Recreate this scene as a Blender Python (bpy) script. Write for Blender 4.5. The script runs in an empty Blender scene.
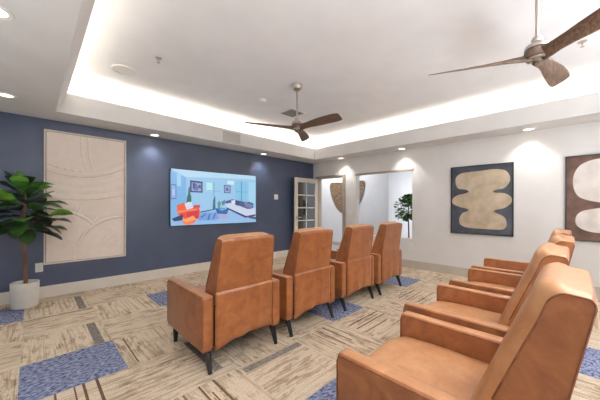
import bpy, bmesh, math, random
from mathutils import Vector, Matrix
random.seed(7)
CANW, COVE, FARW, WORLD, EXPO, ROLLSIGN, FILL = 24., 3.9, 36., .5, .21, 1, 240.
scene = bpy.context.scene
COL = scene.collection
PI = math.pi

# ------------------------------------------------------------------ helpers
def lin(c):
    f = lambda v: v/12.92 if v <= .04045 else ((v+.055)/1.055)**2.4
    return tuple(f(x/255.) for x in c) + (1.,)

def obj(name, bm, mat=None, parent=None, smooth=False, loc=None):
    me = bpy.data.meshes.new(name)
    bmesh.ops.recalc_face_normals(bm, faces=bm.faces[:])
    bm.to_mesh(me); bm.free()
    if mat is not None:
        for m in (mat if isinstance(mat, (list, tuple)) else [mat]):
            me.materials.append(m)
    if smooth:
        me.polygons.foreach_set('use_smooth', [True]*len(me.polygons))
        if smooth != 'full':
            try: me.set_sharp_from_angle(angle=math.radians(38))
            except Exception: pass
    o = bpy.data.objects.new(name, me); COL.objects.link(o)
    if parent is not None: o.parent = parent
    if loc: o.location = loc
    return o

def thing(name, label, cat, loc=(0, 0, 0), rz=0, group=None):
    o = bpy.data.objects.new(name, None); COL.objects.link(o)
    o.empty_display_size = .1
    o.location = loc; o.rotation_euler = (0, 0, rz)
    o['label'] = label; o['category'] = cat
    if group: o['group'] = group
    return o

def tag(o, label, cat, group=None):
    o['label'] = label; o['category'] = cat
    if group: o['group'] = group
    return o

def struct(name, bm, mat, parent=None, smooth=False):
    o = obj(name, bm, mat, parent, smooth)
    if parent is None: o['kind'] = 'structure'
    return o

def dup(root, loc, label, rz=0, group=None):
    r = root.copy(); COL.objects.link(r); r.location = loc; r.rotation_euler = (0, 0, rz)
    r['label'] = label
    if group: r['group'] = group
    for ch in list(root.children):
        c = ch.copy(); COL.objects.link(c); c.parent = r
        for g in list(ch.children):
            d = g.copy(); COL.objects.link(d); d.parent = c
    return r

def box(bm, x0, x1, y0, y1, z0, z1, r=0, seg=3, mi=0):
    t = bmesh.new()
    bmesh.ops.create_cube(t, size=1)
    for v in t.verts:
        v.co = Vector(((x0+x1)/2+v.co.x*(x1-x0), (y0+y1)/2+v.co.y*(y1-y0), (z0+z1)/2+v.co.z*(z1-z0)))
    if r > 0:
        bmesh.ops.bevel(t, geom=t.edges[:], offset=r, segments=seg, profile=.5, affect='EDGES')
    merge(bm, t, mi)
    return bm

def merge(bm, t, mi=0):
    m = {}
    for v in t.verts: m[v] = bm.verts.new(v.co)
    for f in t.faces:
        try:
            nf = bm.faces.new([m[v] for v in f.verts]); nf.material_index = mi or f.material_index; nf.smooth = f.smooth
        except ValueError: pass
    t.free()

def ring(bm, c, ax1, ax2, r1, r2, n):
    return [bm.verts.new(c + ax1*(r1*math.cos(2*PI*k/n)) + ax2*(r2*math.sin(2*PI*k/n))) for k in range(n)]

def bridge(bm, a, b, mi=0):
    n = len(a)
    for k in range(n):
        f = bm.faces.new((a[k], a[(k+1) % n], b[(k+1) % n], b[k])); f.material_index = mi

def tube(bm, pts, rad, n=10, caps=True, mi=0):
    pts = [Vector(p) for p in pts]
    rads = rad if isinstance(rad, (list, tuple)) else [rad]*len(pts)
    prev = None; first = None
    up = None
    for i, p in enumerate(pts):
        d = (pts[min(i+1, len(pts)-1)]-pts[max(i-1, 0)]).normalized()
        if up is None:
            up = Vector((0, 0, 1)) if abs(d.z) < .9 else Vector((1, 0, 0))
        a = d.cross(up).normalized(); b = d.cross(a).normalized()
        up = -b if (-b).dot(up) > 0 else b
        r = ring(bm, p, a, b, rads[i], rads[i], n)
        if prev: bridge(bm, prev, r, mi)
        else: first = r
        prev = r
    if caps:
        bm.faces.new(first).material_index = mi; bm.faces.new(prev).material_index = mi
    return bm

def lathe(bm, prof, n=32, c=(0, 0, 0), mi=0):
    c = Vector(c); X = Vector((1, 0, 0)); Y = Vector((0, 1, 0))
    prev = None
    for (r, z) in prof:
        q = ring(bm, c+Vector((0, 0, z)), X, Y, max(r, 1e-4), max(r, 1e-4), n)
        if prev: bridge(bm, prev, q, mi)
        else: first = q
        prev = q
    bm.faces.new(first).material_index = mi; bm.faces.new(prev).material_index = mi
    return bm

def poly(bm, pts, mi=0):
    f = bm.faces.new([bm.verts.new(p) for p in pts]); f.material_index = mi
    return f

# ------------------------------------------------------------------ materials
def mat(name, rgb, rough=.5, metal=0, spec=None, emit=None, es=1.):
    m = bpy.data.materials.new(name); m.use_nodes = True
    b = m.node_tree.nodes['Principled BSDF']
    b.inputs['Base Color'].default_value = lin(rgb)
    b.inputs['Roughness'].default_value = rough
    b.inputs['Metallic'].default_value = metal
    if spec is not None: b.inputs['Specular IOR Level'].default_value = spec
    if emit is not None:
        b.inputs['Emission Color'].default_value = lin(emit); b.inputs['Emission Strength'].default_value = es
    return m

def nodes(m):
    nt = m.node_tree
    return nt, nt.nodes, nt.links, nt.nodes['Principled BSDF']

def add(nt, t, **kw):
    n = nt.nodes.new(t)
    for k, v in kw.items():
        if k.startswith('_'): setattr(n, k[1:], v)
        else: n.inputs[k].default_value = v
    return n

def noisy(m, c1, c2, scale=8., detail=4., stretch=(1, 1, 1), bump=0., bscale=None, lo=.35, hi=.65, coord='Object', rough=None):
    nt, N, L, b = nodes(m)
    tc = N.new('ShaderNodeTexCoord'); mp = N.new('ShaderNodeMapping'); mp.inputs['Scale'].default_value = stretch
    L.new(tc.outputs[coord], mp.inputs['Vector'])
    nz = add(nt, 'ShaderNodeTexNoise', Scale=scale, Detail=detail)
    L.new(mp.outputs['Vector'], nz.inputs['Vector'])
    cr = N.new('ShaderNodeValToRGB')
    cr.color_ramp.elements[0].position = lo; cr.color_ramp.elements[0].color = lin(c1)
    cr.color_ramp.elements[1].position = hi; cr.color_ramp.elements[1].color = lin(c2)
    L.new(nz.outputs['Fac'], cr.inputs['Fac']); L.new(cr.outputs['Color'], b.inputs['Base Color'])
    if bump:
        n2 = add(nt, 'ShaderNodeTexNoise', Scale=bscale or scale*3, Detail=3.)
        L.new(mp.outputs['Vector'], n2.inputs['Vector'])
        bp = add(nt, 'ShaderNodeBump', Strength=bump, Distance=.01)
        L.new(n2.outputs['Fac'], bp.inputs['Height']); L.new(bp.outputs['Normal'], b.inputs['Normal'])
    return m

M = {}
M['ceiling'] = noisy(mat('ceiling_paint', (236, 236, 238), .9), (234, 234, 236), (238, 238, 240), 3, 2, bump=.06, bscale=160)
M['soffit'] = noisy(mat('soffit_paint_shaded', (214, 212, 210), .9), (211, 209, 207), (217, 215, 213), 3, 2, bump=.1, bscale=130)  # duller than the ceiling paint: the cove face's shade is put into it
M['grille'] = noisy(mat('grille_paint', (196, 193, 189), .7), (192, 189, 185), (200, 197, 193), 3, 2)
M['white_wall'] = noisy(mat('white_wall_paint', (226, 223, 220), .75), (223, 220, 217), (229, 226, 223), 2, 2, bump=.08, bscale=120)
M['far_wall'] = noisy(mat('far_wall_paint', (226, 226, 229), .8), (223, 223, 226), (229, 229, 232), 2, 2)
M['blue_wall'] = noisy(mat('navy_wall_paint', (62, 74, 102), .42, spec=.9), (58, 70, 98), (66, 78, 106), 3, 3, bump=.22, bscale=90)
M['baseboard'] = noisy(mat('greige_trim_paint', (194, 184, 172), .5), (189, 179, 167), (198, 188, 176), 4, 2)
M['baseboard_pale'] = noisy(mat('pale_trim_paint', (228, 220, 209), .5), (224, 216, 205), (232, 224, 213), 4, 2)
M['casing'] = noisy(mat('greige_casing_paint', (170, 158, 142), .5), (165, 153, 138), (175, 162, 147), 4, 2)
M['white_trim'] = noisy(mat('white_trim_paint', (232, 228, 222), .4), (228, 224, 217), (236, 232, 226), 5, 2)
M['plastic'] = noisy(mat('white_plastic', (232, 230, 226), .4), (229, 227, 222), (236, 234, 230), 6, 2)
M['door_paint'] = noisy(mat('door_paint', (216, 206, 192), .45), (211, 201, 187), (220, 210, 197), 5, 2)
M['black_leg'] = noisy(mat('black_lacquered_wood', (20, 19, 22), .35), (16, 15, 18), (26, 25, 29), 20, 2)
M['dark'] = noisy(mat('dark_gap_shade', (22, 18, 17), .9), (18, 15, 14), (27, 22, 20), 10, 2)
M['nickel'] = noisy(mat('brushed_nickel', (190, 180, 172), .3, 1.), (182, 172, 164), (200, 190, 182), 30, 2, stretch=(1, 1, 8))
M['blade'] = noisy(mat('walnut_blade_wood', (92, 70, 56), .5), (74, 56, 44), (114, 90, 72), 9, 5, stretch=(1, 8, 8), bump=.05)
M['black_frame'] = noisy(mat('black_frame_wood', (24, 23, 24), .45), (20, 19, 20), (30, 28, 29), 20, 2)

# tan leather: mottled, darker creases, fine grain
def leather(name, dark, light):
    m = mat(name, light, .42, spec=.65)
    nt, N, L, b = nodes(m)
    b.inputs['Coat Weight'].default_value = .2; b.inputs['Coat Roughness'].default_value = .38
    tc = N.new('ShaderNodeTexCoord')
    n1 = add(nt, 'ShaderNodeTexNoise', Scale=9., Detail=6., Roughness=.65, Distortion=.6)
    L.new(tc.outputs['Object'], n1.inputs['Vector'])
    cr = N.new('ShaderNodeValToRGB')
    cr.color_ramp.elements[0].position = .3; cr.color_ramp.elements[0].color = lin(dark)
    cr.color_ramp.elements[1].position = .72; cr.color_ramp.elements[1].color = lin(light)
    L.new(n1.outputs['Fac'], cr.inputs['Fac']); L.new(cr.outputs['Color'], b.inputs['Base Color'])
    n2 = add(nt, 'ShaderNodeTexNoise', Scale=150., Detail=3.)
    L.new(tc.outputs['Object'], n2.inputs['Vector'])
    n3 = add(nt, 'ShaderNodeTexNoise', Scale=14., Detail=3.)
    L.new(tc.outputs['Object'], n3.inputs['Vector'])
    mx = add(nt, 'ShaderNodeMath', _operation='MULTIPLY_ADD'); mx.inputs[1].default_value = .18
    L.new(n2.outputs['Fac'], mx.inputs[0]); L.new(n3.outputs['Fac'], mx.inputs[2])
    bp = add(nt, 'ShaderNodeBump', Strength=.16, Distance=.012)
    L.new(mx.outputs[0], bp.inputs['Height']); L.new(bp.outputs['Normal'], b.inputs['Normal'])
    mr = add(nt, 'ShaderNodeMapRange'); mr.inputs['To Min'].default_value = .30; mr.inputs['To Max'].default_value = .46
    L.new(n1.outputs['Fac'], mr.inputs['Value']); L.new(mr.outputs['Result'], b.inputs['Roughness'])
    return m
M['leather'] = leather('tan_leather', (120, 65, 30), (168, 104, 57))
M['sheen_leather'] = leather('tan_leather_sheen', (172, 114, 70), (202, 150, 106))  # paler copy of the same leather: sheen and top-light put into its colour
M['piping'] = noisy(mat('dark_leather_piping', (120, 68, 38), .5), (110, 60, 32), (134, 78, 46), 30, 2)

# carpet tiles
def carpet(name, axis, base, dark, pale, seed=0.):
    """beige loop tile with broken streaks running along one axis"""
    m = mat(name, base, .95, spec=.15)
    nt, N, L, b = nodes(m)
    tc = N.new('ShaderNodeTexCoord')
    def streak(sx, sy, sc, lo, hi, off):
        mp = N.new('ShaderNodeMapping')
        mp.inputs['Scale'].default_value = (sx, sy, 1) if axis == 'x' else (sy, sx, 1)
        mp.inputs['Location'].default_value = (off+seed, off*1.7+seed, 0)
        L.new(tc.outputs['Object'], mp.inputs['Vector'])
        n = add(nt, 'ShaderNodeTexNoise', Scale=sc, Detail=3., Roughness=.6)
        L.new(mp.outputs['Vector'], n.inputs['Vector'])
        r = add(nt, 'ShaderNodeMapRange'); r.inputs['From Min'].default_value = lo; r.inputs['From Max'].default_value = hi
        L.new(n.outputs['Fac'], r.inputs['Value'])
        return r.outputs['Result']
    s1 = streak(.8, 24., 1.6, .50, .62, 3.1)     # long streaks
    s2 = streak(4.5, 15., 1.6, .47, .56, 8.3)
    s3 = streak(2.0, 60., 1.6, .42, .58, 5.7)     # fine ribs that break the dashes up      # short dashes
    blk = streak(2.4, 2.4, 1.0, .40, .56, 1.2)    # where the dashes gather
    mu = add(nt, 'ShaderNodeMath', _operation='MULTIPLY'); L.new(s2, mu.inputs[0]); L.new(blk, mu.inputs[1])
    mu2 = add(nt, 'ShaderNodeMath', _operation='MULTIPLY_ADD'); mu2.inputs[1].default_value = .75; mu2.inputs[2].default_value = .25; L.new(s3, mu2.inputs[0])
    mu3 = add(nt, 'ShaderNodeMath', _operation='MULTIPLY'); L.new(mu.outputs[0], mu3.inputs[0]); L.new(mu2.outputs[0], mu3.inputs[1]); mu = mu3
    m1 = add(nt, 'ShaderNodeMix', _data_type='RGBA'); m1.inputs[6].default_value = lin(base); m1.inputs[7].default_value = lin(pale)
    L.new(s1, m1.inputs[0])
    m2 = add(nt, 'ShaderNodeMix', _data_type='RGBA'); L.new(m1.outputs[2], m2.inputs[6]); m2.inputs[7].default_value = lin(dark)
    sc = add(nt, 'ShaderNodeMath', _operation='MULTIPLY'); sc.inputs[1].default_value = .92; L.new(mu.outputs[0], sc.inputs[0])
    L.new(sc.outputs[0], m2.inputs[0])
    nf = add(nt, 'ShaderNodeTexNoise', Scale=130., Detail=2.); L.new(tc.outputs['Object'], nf.inputs['Vector'])
    rf = add(nt, 'ShaderNodeMapRange'); rf.inputs['From Min'].default_value = .3; rf.inputs['From Max'].default_value = .7
    rf.inputs['To Min'].default_value = .70; rf.inputs['To Max'].default_value = 1.18
    L.new(nf.outputs['Fac'], rf.inputs['Value'])
    mm = add(nt, 'ShaderNodeMix', _data_type='RGBA', _blend_type='MULTIPLY'); mm.inputs[0].default_value = 1.
    L.new(m2.outputs[2], mm.inputs[6]); L.new(rf.outputs['Result'], mm.inputs[7])
    L.new(mm.outputs[2], b.inputs['Base Color'])
    bp = add(nt, 'ShaderNodeBump', Strength=.35, Distance=.006)
    L.new(nf.outputs['Fac'], bp.inputs['Height']); L.new(bp.outputs['Normal'], b.inputs['Normal'])
    return m
CB, CD, CP = (214, 196, 172), (136, 112, 88), (182, 160, 134)
floor_mats = [carpet('carpet_streaks_across', 'x', CB, CD, CP), carpet('carpet_streaks_along', 'y', CB, CD, CP, 5.),
              noisy(mat('carpet_blue', (100, 106, 140), .95), (34, 50, 100), (162, 167, 186), 34, 8, stretch=(1, 1.7, 1), bump=.3, bscale=170, lo=.36, hi=.66),
              noisy(mat('carpet_grey_strip', (120, 112, 104), .95), (96, 90, 86), (142, 132, 120), 40, 3),
              noisy(mat('carpet_brown_line', (92, 66, 48), .95), (78, 54, 40), (112, 84, 60), 40, 3)]

# ------------------------------------------------------------------ room dimensions (metres; camera stands at x=0, y=0)
YB, XW = 5.057, 5.522          # navy wall, white wall (room faces)
ZS, ZT, ZC = 2.437, 2.70, 2.95  # soffit underside, cove lip, tray ceiling
XS, YS, XL = 5.035, 4.562, .20  # tray edges
XMIN, YMIN = -2.4, -2.4
YSB = -1.7                      # tray edge behind the viewpoint
X2 = 7.0                        # wall of the space beyond

# floor, laid in 0.6 m carpet tiles
def floor():
    bm = bmesh.new()
    T = .6; ox, oy = -.07, .015
    blue = {(0, 4), (2, 6), (-1, 7), (4, 3), (7, 3), (2, 1), (5, -1), (9, 5), (-3, 4), (-2, 1), (0, -3), (7, -4)}
    i0, i1 = math.floor((XMIN-ox)/T), math.ceil((XW-ox)/T)
    j0, j1 = math.floor((YMIN-oy)/T), math.ceil((YB-oy)/T)
    rnd = random.Random(3)
    def q(x0, x1, y0, y1, mi, z=0.):
        x0, x1 = max(x0, XMIN), min(x1, XW); y0, y1 = max(y0, YMIN), min(y1, YB)
        if x1-x0 < 1e-4 or y1-y0 < 1e-4: return
        poly(bm, [(x0, y0, z), (x1, y0, z), (x1, y1, z), (x0, y1, z)], mi)
    lines = [  # thin inlaid stripes seen in single tiles, and a grey bar beneath one recliner (x0,x1,y0,y1,material)
        (.400, .473, 4.20, 4.80, 3), (.400, .473, 3.02, 3.615, 3), (1.14, 1.735, 1.715, 1.783, 3), (.978, 1.05, 1.9, 2.49, 3),
        (-.07, .52, 4.138, 4.158, 4), (.246, .262, 2.06, 2.414, 4), (.320, .338, 2.06, 2.414, 4), (.10, .112, 2.06, 2.414, 4), (.20, .209, 2.06, 2.414, 4),
        (.915, .930, 1.3, 1.815, 4), (.810, .823, 1.3, 1.815, 4), (.855, .865, 1.3, 1.7, 4), (.70, .708, 1.4, 1.80, 4),
        (2.36, 2.93, 1.635, 1.652, 4), (2.36, 2.93, 1.54, 1.556, 4), (2.45, 2.85, 1.59, 1.598, 4), (2.36, 2.8, 1.44, 1.45, 4),
        (2.115, 2.130, 1.45, 1.815, 4), (2.02, 2.034, 1.45, 1.815, 4), (1.95, 1.96, 1.5, 1.8, 4), (2.2, 2.21, 1.3, 1.8, 4),
        (3.55, 4.1, 1.66, 1.675, 4), (3.55, 4.1, 1.56, 1.572, 4), (3.6, 4.1, 1.42, 1.432, 4), (4.15, 4.7, 1.15, 1.162, 4), (4.15, 4.7, 1.0, 1.012, 4),
        (4.80, 4.812, 1.25, 1.8, 4), (4.93, 4.942, 1.25, 1.8, 4), (5.08, 5.1, .9, 1.8, 3), (3.0, 3.012, .7, 1.2, 4), (3.12, 3.13, .7, 1.2, 4),
        (3.0, 3.5, -.62, -.61, 4), (2.9, 3.5, -.70, -.69, 4), (1.3, 1.31, 2.5, 3.0, 4), (.6, .61, 2.45, 2.99, 4)]
    for i in range(i0, i1):
        for j in range(j0, j1):
            x0, y0 = ox+i*T, oy+j*T
            if (i, j) in blue: mi = 2
            else: mi = 0 if (i+j) % 2 == 0 else 1
            if (i, j) in ((0, 3),): mi = 0
            q(x0+.0015, x0+T-.0015, y0+.0015, y0+T-.0015, mi)
    for l in lines: q(l[0], l[1], l[2], l[3], l[4], .0012)
    # backing just below, seen only in the hairline joints and beyond the doorway
    q2 = [(XMIN, YMIN), (XW, YMIN), (XW, YB), (XMIN, YB)]
    poly(bm, [(x, y, -.002) for x, y in q2], 0)
    box(bm, XMIN, XW, YMIN, YB, -.1, -.004)
    f = struct('floor', bm, floor_mats)
    bm = bmesh.new(); box(bm, XW, 10.5, 0., 8., -.1, 0.)
    g = struct('floor_far', bm, noisy(mat('far_floor', (176, 172, 170), .8), (168, 164, 162), (184, 180, 178), 10, 3))
floor()

# walls
bm = bmesh.new(); box(bm, XMIN, XW, YB, YB+.12, 0, 3.1)
struct('wall_left', bm, M['blue_wall'])
bm = bmesh.new()
TH = .13
DY0, DY1, DZ = 4.045, 4.879, 2.02          # doorway
WY0, WY1, WZ0, WZ1 = 2.29, 3.662, .575, 2.02  # interior window
for (y0, y1, z0, z1) in [(DY1, YB+.12, 0, 3.1), (DY0, DY1, DZ, 3.1), (WY1, DY0, 0, 3.1), (WY0, WY1, 0, WZ0), (WY0, WY1, WZ1, 3.1), (YMIN, WY0, 0, 3.1)]:
    box(bm, XW, XW+TH, y0, y1, z0, z1)
bmesh.ops.remove_doubles(bm, verts=bm.verts, dist=1e-5)
struct('wall_right', bm, M['white_wall'])
# space beyond
bm = bmesh.new()
box(bm, X2, X2+.12, 3.58, 8., 0, 2.9); box(bm, X2+.12, 10.5, 3.58, 3.7, 0, 2.9)
struct('wall_far', bm, M['far_wall'])
bm = bmesh.new(); box(bm, 10.5, 10.6, 0, 3.7, 0, 2.9)
struct('wall_far_end', bm, M['far_wall'])
bm = bmesh.new(); box(bm, XW+TH, 10.5, 0, 8., 2.75, 2.85)
struct('ceiling_far', bm, M['ceiling'])
# ceiling: tray plane and soffit ring with coves
bm = bmesh.new()
box(bm, XL-.27, XS+.27, YSB-.27, YS+.27, ZC, ZC+.1)
struct('ceiling', bm, M['ceiling'])
bm = bmesh.new()
FT = .04; ZB = 2.56
def soffit(x0, x1, y0, y1): box(bm, x0, x1, y0, y1, ZS, ZB)
soffit(XS, XW, YMIN, YB); soffit(XMIN, XL, YMIN, YB); soffit(XL, XS, YS, YB); soffit(XL, XS, YMIN, YSB)
for (x0, x1, y0, y1) in [(XS, XS+FT, YSB-FT, YS+FT), (XL, XS, YS, YS+FT), (XL, XS, YSB-FT, YSB)]:
    box(bm, x0, x1, y0, y1, ZB, ZT)
CR = .27
# the cove face on the left leans out over the room
vb = [(XL, ZS), (XL+.11, ZT), (XL+.07, ZT), (XL-.04, ZS+.03)]
ra = [bm.verts.new((x, YSB, z)) for x, z in vb]; rb = [bm.verts.new((x, YS, z)) for x, z in vb]
bridge(bm, ra, rb); bm.faces.new(ra); bm.faces.new(rb)
for (x0, x1, y0, y1) in [(XS+CR, XW, YMIN, YB), (XMIN, XL-CR, YMIN, YB), (XL-CR, XS+CR, YS+CR, YB), (XL-CR, XS+CR, YMIN, YSB-CR)]:
    box(bm, x0, x1, y0, y1, ZB, ZC+.1)
struct('ceiling_soffit', bm, M['soffit'])

# baseboards
def baseboard(name, pieces, m='baseboard'):
    bm = bmesh.new()
    for p in pieces: box(bm, *p, r=.004, seg=2)
    struct(name, bm, M[m])
BT = .016; BH = .157
baseboard('baseboard_left', [(XMIN, XW-BT, YB-BT, YB, 0, BH)], 'baseboard_pale')
baseboard('baseboard_right', [(XW-BT, XW, YMIN, DY0-.09, 0, BH), (XW-BT, XW, DY1+.08, YB-BT, 0, BH)])
baseboard('baseboard_far', [(X2-BT, X2, 3.58, 8., 0, .12)])

# door casing, window trim
bm = bmesh.new()
cw, ct = .085, .02
for (y0, y1, z0, z1) in [(DY0-cw, DY0, 0, DZ+cw*.55), (DY1, DY1+cw*.9, 0, DZ+cw*.55), (DY0, DY1, DZ, DZ+cw*.55)]:
    box(bm, XW-ct, XW, y0, y1, z0, z1, r=.004, seg=2)
for (y0, y1, z0, z1) in [(DY0, DY0+.018, 0, DZ), (DY1-.018, DY1, 0, DZ), (DY0, DY1, DZ-.018, DZ)]:
    box(bm, XW, XW+TH, y0, y1, z0, z1)
struct('trim_1', bm, M['casing'])

def make_glass(name, tint, ior):
    g = bpy.data.materials.new(name); g.use_nodes = True
    nt = g.node_tree; nt.nodes.clear()
    o_ = nt.nodes.new('ShaderNodeOutputMaterial'); mx_ = nt.nodes.new('ShaderNodeMixShader')
    tr = nt.nodes.new('ShaderNodeBsdfTransparent'); tr.inputs[0].default_value = tint
    gl = nt.nodes.new('ShaderNodeBsdfGlossy'); gl.inputs['Roughness'].default_value = .02
    fr = nt.nodes.new('ShaderNodeFresnel'); fr.inputs['IOR'].default_value = ior
    nt.links.new(fr.outputs[0], mx_.inputs[0]); nt.links.new(tr.outputs[0], mx_.inputs[1]); nt.links.new(gl.outputs[0], mx_.inputs[2])
    nt.links.new(mx_.outputs[0], o_.inputs[0])
    return g
glass = make_glass('window_glass', (.95, .96, .97, 1), 1.4)
door_glass = make_glass('door_glass', (.97, .98, 1., 1), 3.4)

w = thing('window_1', 'fixed interior window in the white wall', 'window', (XW, (WY0+WY1)/2, WZ0)); w['kind'] = 'structure'
del w['label'], w['category']
def wb(*a): return a
yc = (WY0+WY1)/2
bm = bmesh.new(); hw = (WY1-WY0)/2; hh = WZ1-WZ0
for (y0, y1, z0, z1) in [(-hw, -hw+.02, 0, hh), (hw-.02, hw, 0, hh), (-hw, hw, 0, .02)]:
    box(bm, .01, TH-.01, y0, y1, z0, z1)
obj('window_frame', bm, M['white_trim'], w)
bm = bmesh.new(); box(bm, -.006, .05, -hw-.01, hw+.03, hh-.022, hh+.022)  # greige strip along the window head
obj('head_strip', bm, M['casing'], w)
bm = bmesh.new(); box(bm, .07, .076, -hw+.02, hw-.02, .02, hh-.02)
obj('pane', bm, glass, w)

# French door, swung open into the room in front of the navy wall
d = thing('door_1', 'd', 'd', (XW-.035, 4.872, 0)); d['kind'] = 'structure'; del d['label'], d['category']
d.rotation_euler = (0, 0, math.radians(180-3.2))
LW, LH, LT = .815, 1.99, .04
bm = bmesh.new()
st = .105; tr_, br_ = .115, .24
box(bm, 0, st, -LT/2, LT/2, .01, LH, r=.003, seg=1); box(bm, LW-st, LW, -LT/2, LT/2, .01, LH, r=.003, seg=1)
box(bm, st, LW-st, -LT/2, LT/2, LH-tr_, LH); box(bm, st, LW-st, -LT/2, LT/2, .01, br_)
obj('door_leaf', bm, M['door_paint'], d)
bm = bmesh.new(); gx0, gx1, gz0, gz1 = st, LW-st, br_, LH-tr_
box(bm, (gx0+gx1)/2-.011, (gx0+gx1)/2+.011, -.012, .012, gz0, gz1)
for k in range(1, 5):
    z = gz0+(gz1-gz0)*k/5; box(bm, gx0, gx1, -.012, .012, z-.011, z+.011)
obj('muntin_grid', bm, M['white_trim'], d)
bm = bmesh.new(); box(bm, gx0, gx1, -.003, .003, gz0, gz1)
obj('pane', bm, door_glass, d)
bm = bmesh.new()
for s in (-1, 1):
    box(bm, LW-.085, LW-.03, s*LT/2, s*(LT/2+.008), .93, 1.03, r=.002, seg=1) if s > 0 else box(bm, LW-.085, LW-.03, -LT/2-.008, -LT/2, .93, 1.03, r=.002, seg=1)
    tube(bm, [(LW-.057, s*LT/2, .98), (LW-.057, s*(LT/2+.05), .98)], .011, 10)
    tube(bm, [(LW-.05, s*(LT/2+.05), .98), (LW-.17, s*(LT/2+.05), .98)], .010, 10)
obj('door_handle', bm, M['nickel'], d, True)
bm = bmesh.new()
for z in (.2, 1.0, 1.8): tube(bm, [(-.004, LT/2, z-.045), (-.004, LT/2, z+.045)], .007, 8)
obj('hinge', bm, M['nickel'], d, True)

# ------------------------------------------------------------------ recliners
HW = .372; AW = .086; AZ0, AZ1 = .16, .576; AD = .735
GAP = HW-AW      # inner half width
def back_profile():
    # (u, z) corners of the backrest's flat side, rear-bottom first, u = 0 at the back of the arms
    return [(.004, .50), (.0, .585), (-.060, .974), (-.052, .995), (.012, .999), (.040, .972), (.060, .900), (.090, .815), (.156, .618), (.208, .46)]

def rounded(prof, cut=.018, n=3):
    out = []
    m = len(prof)
    for i, p in enumerate(prof):
        a = Vector(prof[i-1]); b = Vector(p); c = Vector(prof[(i+1) % m])
        d1 = (a-b); d2 = (c-b)
        t = min(cut, d1.length*.4, d2.length*.4)
        p1 = b+d1.normalized()*t; p2 = b+d2.normalized()*t
        for k in range(n+1):
            s = k/n
            out.append(p1*(1-s)**2+b*2*s*(1-s)+p2*s*s)
    return out

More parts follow.
